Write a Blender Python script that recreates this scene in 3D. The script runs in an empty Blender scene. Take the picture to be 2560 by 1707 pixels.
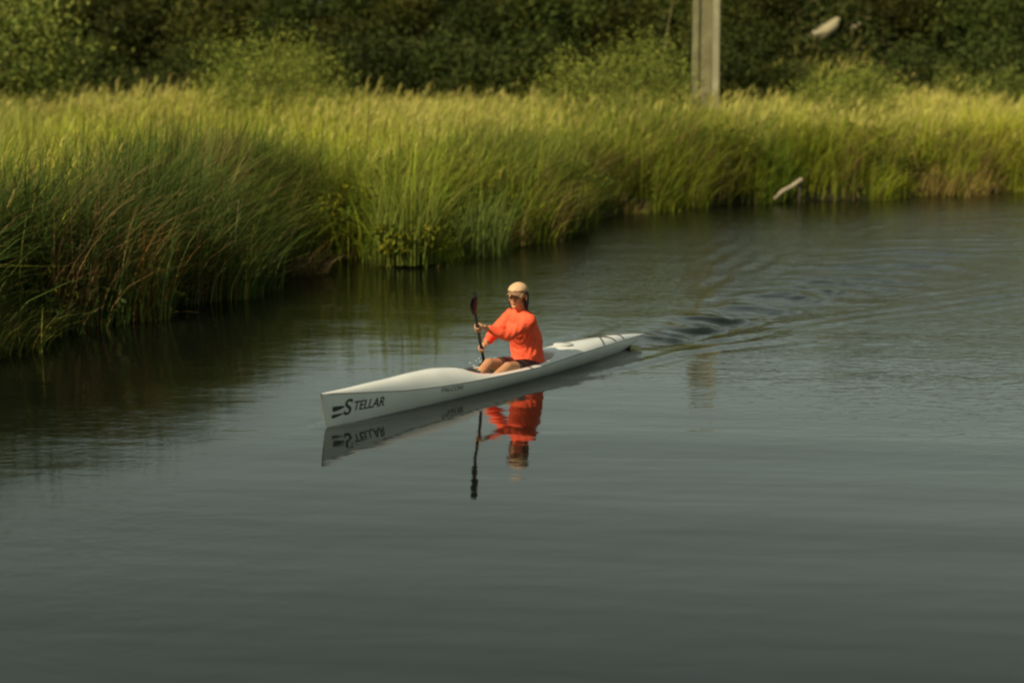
import bpy, bmesh, math, random
import numpy as np
from mathutils import Vector, Matrix

random.seed(7); rng = np.random.default_rng(11)
S = bpy.context.scene
C = S.collection

# ------------------------------------------------------------------ camera
CAM_H = 3.15
cd = bpy.data.cameras.new('camera'); cam = bpy.data.objects.new('camera', cd); C.objects.link(cam)
cam.location = (0, 0, CAM_H); cam.rotation_euler = (math.radians(90 - 8.278), 0, 0)
cd.sensor_width = 36; cd.lens = 70.3; cd.clip_start = 0.1; cd.clip_end = 3000
cd.dof.use_dof = True; cd.dof.focus_distance = 19.0; cd.dof.aperture_fstop = 1.1
S.camera = cam

# ------------------------------------------------------------------ world, sun, exposure
SUN_EL, SUN_X, SUN_Y = math.radians(39), -0.75, -0.66
w = bpy.data.worlds.new('World'); S.world = w; w.use_nodes = True
nt = w.node_tree; bg = nt.nodes['Background']
sky = nt.nodes.new('ShaderNodeTexSky'); sky.sky_type = 'NISHITA'; sky.sun_disc = False
sky.sun_elevation = SUN_EL; sky.sun_rotation = math.atan2(SUN_X, SUN_Y)
sky.air_density = 1.0; sky.dust_density = 0.4; sky.ozone_density = 1.0
hz = nt.nodes.new('ShaderNodeHueSaturation'); hz.inputs['Saturation'].default_value = 0.34     # a thin even veil of haze greys the whole sky
tn = nt.nodes.new('ShaderNodeMix'); tn.data_type = 'RGBA'; tn.blend_type = 'MULTIPLY'; tn.inputs[0].default_value = 1; tn.inputs[7].default_value = (0.97, 1.06, 0.83, 1)
nt.links.new(sky.outputs[0], hz.inputs['Color']); nt.links.new(hz.outputs[0], tn.inputs[6]); nt.links.new(tn.outputs[2], bg.inputs[0]); bg.inputs[1].default_value = 0.068
sl = bpy.data.lights.new('sun', 'SUN'); sl.energy = 4.9; sl.angle = math.radians(0.6); sl.color = (1.0, 0.86, 0.64)
sun = bpy.data.objects.new('sun', sl); C.objects.link(sun)
tosun = Vector((SUN_X * math.cos(SUN_EL), SUN_Y * math.cos(SUN_EL), math.sin(SUN_EL)))
sun.rotation_euler = tosun.to_track_quat('Z', 'Y').to_euler(); sun.location = (-20, -26, 30)
vs = S.view_settings; vs.view_transform = 'Standard'; vs.look = 'None'; vs.gamma = 1; vs.use_curve_mapping = False
vs.exposure = 0.40
S.render.engine = 'CYCLES'; S.cycles.filter_width = 2.2
S.cycles.max_bounces = 6; S.cycles.use_denoising = True

# ------------------------------------------------------------------ helpers
def tag(o, label=None, cat=None, group=None, kind=None):
    if label: o['label'] = label
    if cat: o['category'] = cat
    if group: o['group'] = group
    if kind: o['kind'] = kind
    return o
def link(name, me, mat=None, parent=None):
    o = bpy.data.objects.new(name, me); C.objects.link(o)
    if mat is not None and me is not None:
        me.materials.clear(); me.materials.append(mat)
    if parent is not None: o.parent = parent
    return o
def empty(name, loc=(0, 0, 0), rz=0):
    o = bpy.data.objects.new(name, None); C.objects.link(o)
    o.location = loc; o.rotation_euler = (0, 0, rz); o.empty_display_size = 0.1
    return o
def mesh_np(name, V, F, col=None, smooth=True):
    """V (n,3), F (m,k) same-size polygons, col (n,3) per-vertex colour"""
    me = bpy.data.meshes.new(name); V = np.asarray(V, np.float32); F = np.asarray(F, np.int32)
    m, k = F.shape
    me.vertices.add(len(V)); me.vertices.foreach_set('co', V.ravel())
    me.loops.add(m * k); me.loops.foreach_set('vertex_index', F.ravel())
    me.polygons.add(m); me.polygons.foreach_set('loop_start', np.arange(0, m * k, k, dtype=np.int32))
    me.polygons.foreach_set('use_smooth', np.full(m, smooth))
    me.update(calc_edges=True)
    if col is not None:
        a = me.color_attributes.new('Col', 'FLOAT_COLOR', 'POINT')
        a.data.foreach_set('color', np.concatenate([col, np.ones((len(V), 1))], 1).astype(np.float32).ravel())
    return me
def bm_mesh(name, bm, smooth=True):
    me = bpy.data.meshes.new(name); bm.normal_update(); bm.to_mesh(me); bm.free()
    if smooth: me.polygons.foreach_set('use_smooth', np.ones(len(me.polygons), bool))
    return me
def interp(x, xs, ys):
    """smooth monotone cubic through (xs, ys)"""
    xs = np.asarray(xs, float); ys = np.asarray(ys, float); x = np.asarray(x, float)
    h = np.diff(xs); d = np.diff(ys) / h
    m = np.zeros(len(xs)); m[0] = d[0]; m[-1] = d[-1]
    for i in range(1, len(xs) - 1):
        m[i] = 0 if d[i-1] * d[i] <= 0 else 2 * d[i-1] * d[i] / (d[i-1] + d[i])
    i = np.clip(np.searchsorted(xs, x) - 1, 0, len(xs) - 2)
    t = np.clip((x - xs[i]) / h[i], 0, 1)
    return ((2*t**3 - 3*t**2 + 1) * ys[i] + (t**3 - 2*t**2 + t) * h[i] * m[i]
            + (-2*t**3 + 3*t**2) * ys[i+1] + (t**3 - t**2) * h[i] * m[i+1])
def smooth01(a, b, x):
    t = np.clip((x - a) / (b - a), 0, 1); return t * t * (3 - 2 * t)
_ph = np.random.default_rng(3).uniform(0, 6.28, (40,)); _an = np.random.default_rng(4).uniform(0, 6.28, (40,))
def wob(x, y, freq, seed=0, n=6):
    """cheap smooth 2-D noise, about -1..1"""
    r = 0
    for i in range(n):
        k = (seed * 7 + i) % 40; f = freq * (0.6 + 0.35 * i)
        r = r + np.sin(f * (x * math.cos(_an[k]) + y * math.sin(_an[k])) + _ph[k]) / (1 + 0.35 * i)
    return r / 2.6

def tube(bm, pts, rad, seg=10, flat=None, cap=True):
    """lofted tube through points; rad scalar or per-point; flat=(sx,axis) squash"""
    pts = [Vector(p) for p in pts]; n = len(pts)
    rad = [rad] * n if not hasattr(rad, '__len__') else list(rad)
    rings = []; ref = None
    for i, p in enumerate(pts):
        t = (pts[min(i + 1, n - 1)] - pts[max(i - 1, 0)]).normalized()
        if ref is None: ref = Vector((0, 0, 1)) if abs(t.z) < 0.9 else Vector((0, 1, 0))
        u = t.cross(ref).normalized(); v = u.cross(t).normalized(); ref = v
        r = rad[i]; ru, rv = (r if hasattr(r, '__len__') else (r, r))
        rings.append([bm.verts.new(p + u * ru * math.cos(a) + v * rv * math.sin(a)) for a in [2 * math.pi * k / seg for k in range(seg)]])
    for a, b in zip(rings, rings[1:]):
        for k in range(seg):
            bm.faces.new((a[k], a[(k + 1) % seg], b[(k + 1) % seg], b[k]))
    if cap:
        bm.faces.new(list(reversed(rings[0]))); bm.faces.new(rings[-1])
    return rings
def ball(bm, c, r, seg=14, rot=None):
    r = r if hasattr(r, '__len__') else (r, r, r)
    m = Matrix.Translation(c) @ (rot.to_4x4() if rot else Matrix.Identity(4)) @ Matrix.Diagonal((*r, 1))
    bmesh.ops.create_uvsphere(bm, u_segments=seg, v_segments=seg - 4, radius=1, matrix=m)
def limb(bm, pts, rad, seg=12):
    """tube with round ends, for voxel union"""
    tube(bm, pts, rad, seg)
    for p, r in ((pts[0], rad[0]), (pts[-1], rad[-1])):
        rr = max(r) if hasattr(r, '__len__') else r
        ball(bm, p, rr if not hasattr(r, '__len__') else min(r), 12)
def box(bm, c, s, rot=None):
    m = Matrix.Translation(c) @ (rot.to_4x4() if rot else Matrix.Identity(4)) @ Matrix.Diagonal((*s, 1))
    return bmesh.ops.create_cube(bm, size=1, matrix=m)['verts']
def fuse(name, bm, voxel, smooth_it=3, fac=0.5):
    """voxel union of the shapes in bm -> one continuous mesh"""
    me = bpy.data.meshes.new(name + '_raw'); bm.to_mesh(me); bm.free()
    o = bpy.data.objects.new(name + '_raw', me); C.objects.link(o)
    r = o.modifiers.new('r', 'REMESH'); r.mode = 'VOXEL'; r.voxel_size = voxel
    s = o.modifiers.new('s', 'SMOOTH'); s.factor = fac; s.iterations = smooth_it
    bpy.context.view_layer.update()
    out = bpy.data.meshes.new_from_object(o.evaluated_get(bpy.context.evaluated_depsgraph_get()))
    bpy.data.objects.remove(o); bpy.data.meshes.remove(me); out.name = name
    out.polygons.foreach_set('use_smooth', np.ones(len(out.polygons), bool))
    return out

# ------------------------------------------------------------------ materials
def mat(name, col=(0.5, 0.5, 0.5), rough=0.6, var=0.0, scale=8.0, bump=0.0, bscale=40.0, spec=0.5, coat=0.0, sss=0.0, col2=None):
    m = bpy.data.materials.new(name); m.use_nodes = True; n = m.node_tree.nodes; L = m.node_tree.links
    p = n['Principled BSDF']; p.inputs['Roughness'].default_value = rough; p.inputs['Specular IOR Level'].default_value = spec
    p.inputs['Coat Weight'].default_value = coat; p.inputs['Coat Roughness'].default_value = 0.08
    tc = n.new('ShaderNodeTexCoord')
    nz = n.new('ShaderNodeTexNoise'); nz.inputs['Scale'].default_value = scale; nz.inputs['Detail'].default_value = 5
    L.new(tc.outputs['Object'], nz.inputs['Vector'])
    r = n.new('ShaderNodeValToRGB'); r.color_ramp.elements[0].position = 0.3; r.color_ramp.elements[1].position = 0.72
    a = tuple(c * (1 - var) for c in col); b = col2 or tuple(min(1, c * (1 + var * 0.6)) for c in col)
    r.color_ramp.elements[0].color = (*a, 1); r.color_ramp.elements[1].color = (*b, 1)
    L.new(nz.outputs['Fac'], r.inputs[0]); L.new(r.outputs[0], p.inputs['Base Color'])
    if bump:
        nb = n.new('ShaderNodeTexNoise'); nb.inputs['Scale'].default_value = bscale; nb.inputs['Detail'].default_value = 4
        L.new(tc.outputs['Object'], nb.inputs['Vector'])
        bn = n.new('ShaderNodeBump'); bn.inputs['Strength'].default_value = bump; bn.inputs['Distance'].default_value = 0.01
        L.new(nb.outputs['Fac'], bn.inputs['Height']); L.new(bn.outputs[0], p.inputs['Normal'])
    if sss:
        p.inputs['Subsurface Weight'].default_value = sss; p.inputs['Subsurface Radius'].default_value = (0.01, 0.004, 0.002)
    return m
def leaf_mat(name, tint=(1, 1, 1), trans=0.35, rough=0.55):
    """colour from the plant's own per-leaf colour, leaves let some light through"""
    m = bpy.data.materials.new(name); m.use_nodes = True; n = m.node_tree.nodes; L = m.node_tree.links
    p = n['Principled BSDF']; p.inputs['Roughness'].default_value = rough; p.inputs['Specular IOR Level'].default_value = 0.06
    at = n.new('ShaderNodeAttribute'); at.attribute_name = 'Col'
    oi = n.new('ShaderNodeObjectInfo')
    hs = n.new('ShaderNodeHueSaturation')
    mr = n.new('ShaderNodeMapRange'); mr.inputs['To Min'].default_value = 0.82; mr.inputs['To Max'].default_value = 1.18
    L.new(oi.outputs['Random'], mr.inputs['Value']); L.new(mr.outputs[0], hs.inputs['Value'])
    mx = n.new('ShaderNodeMix'); mx.data_type = 'RGBA'; mx.blend_type = 'MULTIPLY'; mx.inputs[0].default_value = 1
    L.new(at.outputs['Color'], mx.inputs[6]); mx.inputs[7].default_value = (*tint, 1)
    L.new(mx.outputs[2], hs.inputs['Color']); L.new(hs.outputs[0], p.inputs['Base Color'])
    tr = n.new('ShaderNodeBsdfTranslucent'); L.new(hs.outputs[0], tr.inputs['Color'])
    ms = n.new('ShaderNodeMixShader'); ms.inputs[0].default_value = trans
    L.new(p.outputs[0], ms.inputs[1]); L.new(tr.outputs[0], ms.inputs[2])
    L.new(ms.outputs[0], n['Material Output'].inputs['Surface'])
    return m
M = {}
M['grass'] = leaf_mat('grass', trans=0.22)
M['leaf'] = leaf_mat('leaf', trans=0.18)
M['soil'] = mat('soil', (0.026, 0.019, 0.010), 0.95, 0.5, 1.6, 0.8, 9, col2=(0.034, 0.030, 0.012), spec=0.15)
M['bark'] = mat('bark', (0.07, 0.05, 0.03), 0.9, 0.4, 14, 0.7, 30)
M['concrete'] = mat('concrete', (0.27, 0.25, 0.145), 0.9, 0.25, 3.5, 0.5, 22)
M['darkconc'] = mat('dark_concrete', (0.165, 0.15, 0.068), 0.92, 0.4, 3.0, 0.5, 18)  # darker olive concrete for the left flange and the web
M['wire'] = mat('wire', (0.22, 0.21, 0.15), 0.6, 0.1)
M['rock'] = mat('pale_stone', (0.23, 0.20, 0.11), 0.9, 0.35, 1.8, 0.7, 7)
M['wood'] = mat('driftwood', (0.29, 0.24, 0.15), 0.85, 0.3, 7, 0.5, 30)
M['gel'] = mat('white_gelcoat', (0.72, 0.715, 0.66), 0.14, 0.10, 2.6, 0.03, 60, 0.5, 0.5)
M['gelin'] = mat('cockpit_gelcoat', (0.50, 0.51, 0.47), 0.45, 0.12, 5.0, 0.05, 60)
M['seam'] = mat('grey_seam', (0.26, 0.26, 0.24), 0.5, 0.2)
M['black'] = mat('black_rubber', (0.018, 0.018, 0.02), 0.6, 0.2, 20)
M['ink'] = mat('black_print', (0.03, 0.03, 0.03), 0.5, 0.1)
M['greyink'] = mat('grey_print', (0.20, 0.20, 0.185), 0.5, 0.1)
M['carbon'] = mat('carbon_paddle', (0.022, 0.023, 0.026), 0.55, 0.3, 30)
M['blue'] = mat('blue_plastic', (0.03, 0.07, 0.45), 0.4)
M['orange'] = mat('orange_jersey', (0.86, 0.105, 0.042), 0.8, 0.07, 9, 0.25, 55, 0.2)
M['shorts'] = mat('dark_shorts', (0.045, 0.014, 0.012), 0.8, 0.2, 12, 0.2, 60)
M['skin'] = mat('skin', (0.44, 0.215, 0.105), 0.5, 0.08, 12, 0.05, 90, 0.4, 0, 0.1)
M['lip'] = mat('lip', (0.40, 0.13, 0.09), 0.45)
M['eye'] = mat('eye', (0.03, 0.02, 0.015), 0.2)
M['hair'] = mat('dark_hair', (0.022, 0.014, 0.009), 0.5, 0.4, 60)
M['cap'] = mat('tan_cap', (0.50, 0.32, 0.17), 0.85, 0.1, 14, 0.3, 120)
M['drop'] = mat('splash_water', (0.75, 0.78, 0.76), 0.1)

# ------------------------------------------------------------------ river bank line and terrain
BANK = np.array([(-14, -40), (-10.5, 0), (-8.2, 10), (-7.0, 15), (-6.15, 18.6), (-5.45, 20.6), (-5.35, 21.9), (-4.6, 22.9), (-4.35, 23.9), (-4.15, 25.0), (-3.7, 25.5),
                 (-3.30, 26.6), (-3.75, 28.0), (-3.55, 29.4), (-2.6, 30.5), (-2.1, 29.5), (-1.55, 29.2), (-1.1, 29.7), (-0.75, 31.2), (0.45, 33.4), (1.55, 37.6),
                 (3.2, 39.9), (5.5, 41.9), (8.4, 43.6), (11.6, 45.4), (16.4, 47.6), (25, 50.5), (60, 57), (300, 75)], float)
def _ragged(P):
    out = []
    for a, b in zip(P, P[1:]):
        if not (16 < a[1] < 49 and a[0] < 17): out.append(a); continue
        L_ = np.hypot(*(b - a)); k = max(1, int(L_ / 0.55)); nrm = np.array([-(b - a)[1], (b - a)[0]]) / L_
        for i in range(k):
            c = a + (b - a) * i / k; am = 0.30 * (0.7 + c[1] / 60)
            out.append(c + nrm * am * float(wob(np.array(c[0] * 1.0), np.array(c[1] * 0.8), 1.9, 19)))
    return np.array(out + [P[-1]])
BANK = _ragged(BANK)                      # little coves and lobes along the waterline
def bank_d(x, y):
    """distance from the waterline, positive on land"""
    x = np.asarray(x, float); y = np.asarray(y, float)
    best = np.full(x.shape, 1e9); land = np.zeros(x.shape, bool)
    for a, b in zip(BANK, BANK[1:]):
        e = b - a; t = np.clip(((x - a[0]) * e[0] + (y - a[1]) * e[1]) / (e @ e), 0, 1)
        best = np.minimum(best, np.hypot(x - a[0] - t * e[0], y - a[1] - t * e[1]))
    ring = np.concatenate([BANK, [(3000, 80), (3000, 4000), (-3000, 4000), (-3000, -2000), (-14, -2000)]])
    for a, b in zip(ring, np.roll(ring, -1, 0)):
        if a[1] != b[1]: land ^= ((a[1] > y) != (b[1] > y)) & (x < (b[0] - a[0]) * (y - a[1]) / (b[1] - a[1]) + a[0])
    return np.where(land, best, -best)
def ground_z(x, y, d=None):
    if d is None: d = bank_d(x, y)
    z = interp(np.clip(d, -6, 40), [-6, -1.5, -0.3, 0.0, 0.35, 1.0, 3.0, 12, 40], [-1.5, -0.8, -0.22, -0.02, 0.26, 0.45, 0.62, 0.78, 0.95])
    foot = 56.0 + 1.2 * wob(x, y * 0, 0.16, 5)
    hill = smooth01(0, 12, y - foot) * 3.3 + np.clip(y - 72, 0, 300) * 0.004
    land = smooth01(0, 3, d)
    hill = hill + 2.05 * np.exp(-((x - 9.4) / 2.4) ** 2 - ((y - 62.0) / 2.6) ** 2)
    return z + hill * land + 0.06 * land * wob(x, y, 1.3, 2)

def grid_mesh(name, xs, ys, zfun):
    X, Y = np.meshgrid(xs, ys); Z = zfun(X, Y)
    V = np.stack([X.ravel(), Y.ravel(), Z.ravel()], 1); nx = len(xs); ny = len(ys)
    i = (np.arange(ny - 1)[:, None] * nx + np.arange(nx - 1)[None, :]).ravel()
    return mesh_np(name, V, np.stack([i, i + 1, i + nx + 1, i + nx], 1))
xs = np.concatenate([np.linspace(-900, -50, 18)[:-1], np.linspace(-50, -22, 20)[:-1], np.linspace(-22, 26, 300)[:-1], np.linspace(26, 60, 24)[:-1], np.linspace(60, 900, 18)])
ys = np.concatenate([np.linspace(-700, -20, 16)[:-1], np.linspace(-20, 14, 20)[:-1], np.linspace(14, 76, 330)[:-1], np.linspace(76, 120, 16)[:-1], np.linspace(120, 1500, 20)])
terrain = link('riverbank_ground', grid_mesh('riverbank_ground', xs, ys, ground_z), M['soil'])
tag(terrain, 'dark earth river bank and low hillside under the grass and thicket', 'ground', kind='structure')

# ------------------------------------------------------------------ boat frame (needed for the wake too)
BOW = np.array([-1.60, 16.53]); AFT = np.array([0.5229, 0.8524]); PORT = np.array([0.8524, -0.5229])
LEN = 5.75; MID = 2.8
BOAT_LOC = (BOW[0] + AFT[0] * MID, BOW[1] + AFT[1] * MID, 0.0)
BOAT_RZ = math.atan2(-AFT[1], -AFT[0])          # local +x points to the bow, +y to port
def B(s, p, z): return Vector((MID - s, p, z))   # s metres aft of the bow, p to port

# ------------------------------------------------------------------ water
def wake(X, Y):
    dx = X - BOW[0]; dy = Y - BOW[1]
    s = dx * AFT[0] + dy * AFT[1]; p = dx * PORT[0] + dy * PORT[1]
    h = np.zeros_like(X)
    for s0, sl_, amp, lam, wd in ((2.4, 0.17, 0.014, 0.46, 0.20), (5.2, 0.21, 0.012, 0.50, 0.40), (5.4, 0.32, 0.010, 0.42, 0.8)):
        q = s - s0; on = smooth01(0, 1.2, q) * np.exp(-np.clip(q, 0, 60) / 24)
        e = np.abs(p) - 0.16 - sl_ * np.clip(q, 0, 60)
        ww = wd * (1 + 0.05 * np.clip(q, 0, 60))
        brk = 0.5 + 0.9 * wob(X, Y, 1.3, 9)
        h += amp * on * brk * np.exp(-(e / ww) ** 2) * np.cos(2 * math.pi * (e + 0.16 * wob(X, Y, 1.3, 4) + 0.05 * wob(X, Y, 4.0, 14)) / lam)
    e = np.abs(p) - 0.03 - 0.24 * np.clip(s, 0, 9)      # small bow wave
    h += 0.014 * smooth01(-0.05, 0.25, s) * np.exp(-np.clip(s, 0, 9) / 1.1) * np.exp(-(e / 0.13) ** 2) * np.cos(2 * math.pi * e / 0.24)
    q = s - LEN                                         # hollow and boil right behind the stern
    on = smooth01(-0.4, 0.5, q) * np.exp(-np.clip(q, 0, 60) / 8)
    h += -0.075 * on * np.exp(-(p / (0.28 + 0.07 * np.clip(q, 0, 40))) ** 2)
    h += on * np.exp(-(p / (0.30 + 0.11 * np.clip(q, 0, 40))) ** 2) * (0.022 * wob(s * 2.2, p * 5.0, 2.6, 6) + 0.016 * wob(s * 5.0, p * 5.0, 4.6, 13))
    qc = np.clip(q, 0, 60)                              # short steep waves following across the track
    for am, lm, dk, wd in ((0.036, 0.95, 7.5, 0.22), (0.022, 0.47, 7.0, 0.20), (0.014, 1.6, 16.0, 0.30)):
        h += am * smooth01(-0.2, 0.9, q) * np.exp(-qc / dk) * np.exp(-((p + 0.05 * qc) / (wd + 0.10 * qc)) ** 2) * (0.7 + 0.5 * wob(X, Y, 2.2, 21)) * np.cos(2 * math.pi * (q + 0.55 * wob(X, Y, 1.5, 1) + 0.12 * wob(X, Y, 5.0, 24) + 0.35 * p * p) / lm)
    # low wind swell, stronger towards the far right reach
    far = 0.35 + 0.65 * smooth01(20, 36, Y + 0.5 * X)
    h += 0.0050 * far * wob(X * 0.55, Y * 1.7, 3.0, 3) + 0.0026 * far * wob(X * 0.7, Y * 1.6, 8.0, 5)
    h += 0.0040 * wob(X * 0.16, Y, 2.2, 8)
    return h
wx = np.concatenate([np.linspace(-900, -20, 14)[:-1], np.linspace(-20, -8, 24)[:-1], np.arange(-8, 14, 0.075), np.linspace(14, 26, 24)[1:], np.linspace(26, 900, 14)[1:]])
wy = np.concatenate([np.linspace(-700, 0, 10)[:-1], np.linspace(0, 8, 20)[:-1], np.arange(8, 48, 0.075), np.linspace(48, 900, 12)[1:]])
water = link('river_water', grid_mesh('river_water', wx, wy, wake))
tag(water, 'calm grey green river water with wake ripples', 'water', kind='structure')
m = bpy.data.materials.new('river_water'); m.use_nodes = True; n = m.node_tree.nodes; L = m.node_tree.links
p = n['Principled BSDF']; p.inputs['Base Color'].default_value = (0.004, 0.005, 0.003, 1); p.inputs['IOR'].default_value = 1.333
p.inputs['Specular IOR Level'].default_value = 0.5
tc = n.new('ShaderNodeTexCoord')
def ripple(sc, scale, detail, dist):
    mp = n.new('ShaderNodeMapping'); mp.inputs['Scale'].default_value = sc; L.new(tc.outputs['Object'], mp.inputs[0])
    z = n.new('ShaderNodeTexNoise'); z.inputs['Scale'].default_value = scale; z.inputs['Detail'].default_value = detail
    z.inputs['Distortion'].default_value = dist; L.new(mp.outputs[0], z.inputs['Vector']); return z
sep = n.new('ShaderNodeSeparateXYZ'); L.new(tc.outputs['Object'], sep.inputs[0])
def mth(op, a, b):
    k_ = n.new('ShaderNodeMath'); k_.operation = op
    for i_, v_ in ((0, a), (1, b)):
        if isinstance(v_, (int, float)): k_.inputs[i_].default_value = v_
        else: L.new(v_, k_.inputs[i_])
    return k_.outputs[0]
reach = n.new('ShaderNodeMapRange'); reach.interpolation_type = 'SMOOTHSTEP'      # the breeze ruffles the open reach at far right
L.new(mth('ADD', sep.outputs['Y'], mth('MULTIPLY', sep.outputs['X'], 1.5)), reach.inputs['Value'])
reach.inputs['From Min'].default_value = 17; reach.inputs['From Max'].default_value = 38
lee = n.new('ShaderNodeMapRange'); lee.interpolation_type = 'SMOOTHSTEP'; L.new(sep.outputs['X'], lee.inputs['Value'])   # small swirls in the lee of the near bank
lee.inputs['From Min'].default_value = -0.6; lee.inputs['From Max'].default_value = -3.6
r1 = ripple((0.45, 1.5, 1), 1.6, 3, 0.4); r2 = ripple((0.8, 1.5, 1), 5.5, 2, 1.2); r3 = ripple((1, 1, 1), 0.16, 2, 0.3)
mr = n.new('ShaderNodeMapRange'); mr.inputs['From Min'].default_value = 0.35; mr.inputs['From Max'].default_value = 0.68; mr.inputs['To Min'].default_value = 0.25
L.new(r3.outputs['Fac'], mr.inputs['Value'])
b1 = n.new('ShaderNodeBump'); b1.inputs['Distance'].default_value = 0.0045; b1.inputs['Strength'].default_value = 0.7
b2 = n.new('ShaderNodeBump'); b2.inputs['Distance'].default_value = 0.017; L.new(mth('MINIMUM', mth('ADD', mth('MULTIPLY', mr.outputs[0], mth('ADD', mth('MULTIPLY', lee.outputs[0], 0.18), 0.05)), mth('MULTIPLY', reach.outputs[0], 0.75)), 1.0), b2.inputs['Strength'])
L.new(mth('ADD', mth('MULTIPLY', reach.outputs[0], 0.12), 0.04), p.inputs['Roughness'])
L.new(r1.outputs['Fac'], b1.inputs['Height']); L.new(r2.outputs['Fac'], b2.inputs['Height'])
L.new(b1.outputs[0], b2.inputs['Normal']); L.new(b2.outputs[0], p.inputs['Normal'])
water.data.materials.append(m)

# ------------------------------------------------------------------ plants
def blades(P, h, lean, lam, wid, cb, ct, K=3, az=None):
    """arched blades. P (n,3) feet; h heights; lean (n,2) unit; lam lean amount; cb, ct base/tip colours (n,3)"""
    nb = len(P); t = np.linspace(0, 1, K + 1)
    if az is None: az = rng.uniform(0, math.pi, nb)
    side = np.stack([np.cos(az), np.sin(az), np.zeros(nb)], 1)
    V = np.zeros((nb, K + 1, 2, 3)); Cc = np.zeros((nb, K + 1, 2, 3))
    for i, tt in enumerate(t):
        c = P.copy()
        out = h * lam * tt ** 1.9
        c[:, 0] += lean[:, 0] * out; c[:, 1] += lean[:, 1] * out
        c[:, 2] += h * (tt - np.clip(0.42 * lam, 0, 1.1) * tt ** 2.4)
        ww = wid * (0.12 + 0.88 * (1 - tt) ** 0.8) * (0.75 + 0.5 * min(1, tt * 4)) * 0.5
        V[:, i, 0] = c - side * ww[:, None]; V[:, i, 1] = c + side * ww[:, None]
        Cc[:, i, :] = (cb * (1 - tt) + ct * tt)[:, None, :]
    base = (np.arange(nb) * (K + 1) * 2)[:, None]; k = np.arange(K)[None, :] * 2
    a = (base + k).ravel()
    return V.reshape(-1, 3), np.stack([a, a + 1, a + 3, a + 2], 1), Cc.reshape(-1, 3)
def join_np(parts):
    Vs, Fs, Cs, o = [], [], [], 0
    for V, F, c in parts:
        Vs.append(V); Fs.append(F + o); Cs.append(c); o += len(V)
    return np.concatenate(Vs), np.concatenate(Fs), np.concatenate(Cs)
def dirs(nb, mean, spread):
    a = mean + rng.normal(0, spread, nb); return np.stack([np.cos(a), np.sin(a)], 1)
GREEN = np.array([0.080, 0.125, 0.013]); YELLOW = np.array([0.310, 0.325, 0.024]); BLUEG = np.array([0.080, 0.145, 0.034])
STRAW = np.array([0.42, 0.385, 0.10]); BROWN = np.array([0.10, 0.065, 0.025]); SHADE_GREEN = np.array([0.035, 0.055, 0.014])
def in_view(x, y, m=2.5): return np.abs(x) < 0.262 * y + m
def scatter(nb, y0, y1, dmin, dmax, m=2.5):
    """random feet on the land within reach of the view, dmin..dmax from the waterline"""
    got = []; need = nb
    while need > 0:
        y = rng.uniform(y0, y1, need * 4); x = rng.uniform(-1, 1, need * 4) * (0.262 * y1 + m)
        d = bank_d(x, y); k = in_view(x, y, m) & (d > dmin) & (d < dmax)
        got.append(np.stack([x[k], y[k], d[k]], 1)[:need]); need -= len(got[-1])
    return np.concatenate(got)

# the wide meadow of tall grass, grown in tussocks
def tussocks(nt_, per, y0, y1, dmin, dmax, rad):
    q = scatter(nt_, y0, y1, dmin, dmax)
    k = np.repeat(np.arange(nt_), per); off = rng.normal(0, 1, (len(k), 2)) * rad
    return q[k, 0] + off[:, 0], q[k, 1] + off[:, 1], off / rad, k
x, y, off, tid = tussocks(7600, 18, 18, 59.5, 1.0, 80, 0.20)
d = bank_d(x, y); nb = len(x); z = ground_z(x, y, d) - 0.03; nt_ = tid.max() + 1
th = rng.normal(0, 1, nt_)[tid]; tv = rng.normal(0, 1, nt_)[tid]; ta = rng.normal(0, 0.95, nt_)[tid]
pat = wob(x, y, 0.55, 1); pat2 = wob(x, y, 1.7, 12)
h = np.clip(1.06 + 0.20 * pat + 0.15 * pat2 + 0.16 * th + rng.normal(0, 0.17, nb), 0.35, 1.95) * (1 - 0.3 * smooth01(54, 59, y))
mixy = np.clip(0.58 + 0.34 * wob(x, y, 0.35, 6) + 0.22 * wob(x, y, 1.1, 33) + 0.012 * (x - 2) + 0.16 * tv + rng.normal(0, 0.16, nb), 0, 1)[:, None]
blu = np.clip(0.9 * wob(x, y, 0.5, 15) - 0.2, 0, 1)[:, None]
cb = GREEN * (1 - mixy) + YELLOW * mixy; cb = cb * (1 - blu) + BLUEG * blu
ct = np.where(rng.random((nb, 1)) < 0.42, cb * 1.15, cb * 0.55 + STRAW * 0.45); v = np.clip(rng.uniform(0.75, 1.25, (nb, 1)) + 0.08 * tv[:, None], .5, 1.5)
lx = off[:, 0] * 0.5 + 0.85 * np.cos(0.3 + ta) + rng.normal(0, .45, nb); ly = off[:, 1] * 0.5 + 0.85 * np.sin(0.3 + ta) + rng.normal(0, .45, nb)
ll = np.hypot(lx, ly); ln = np.stack([lx / ll, ly / ll], 1); lam = np.clip(np.abs(rng.normal(0.44, 0.32, nb)) + 0.1 * np.abs(ta), 0.02, 1.6)
dd_ = (rng.random(nb) < 0.05)[:, None]; cb = np.where(dd_, BROWN * 1.8, cb); ct = np.where(dd_, BROWN * 2.6, ct)
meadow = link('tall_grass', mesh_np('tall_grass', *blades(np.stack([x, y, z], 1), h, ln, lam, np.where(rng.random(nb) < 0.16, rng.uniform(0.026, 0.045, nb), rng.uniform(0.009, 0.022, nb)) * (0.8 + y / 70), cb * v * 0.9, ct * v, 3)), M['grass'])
tag(meadow, 'wide meadow of tall yellow green grass leaning to the right', 'grass', kind='stuff')

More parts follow.
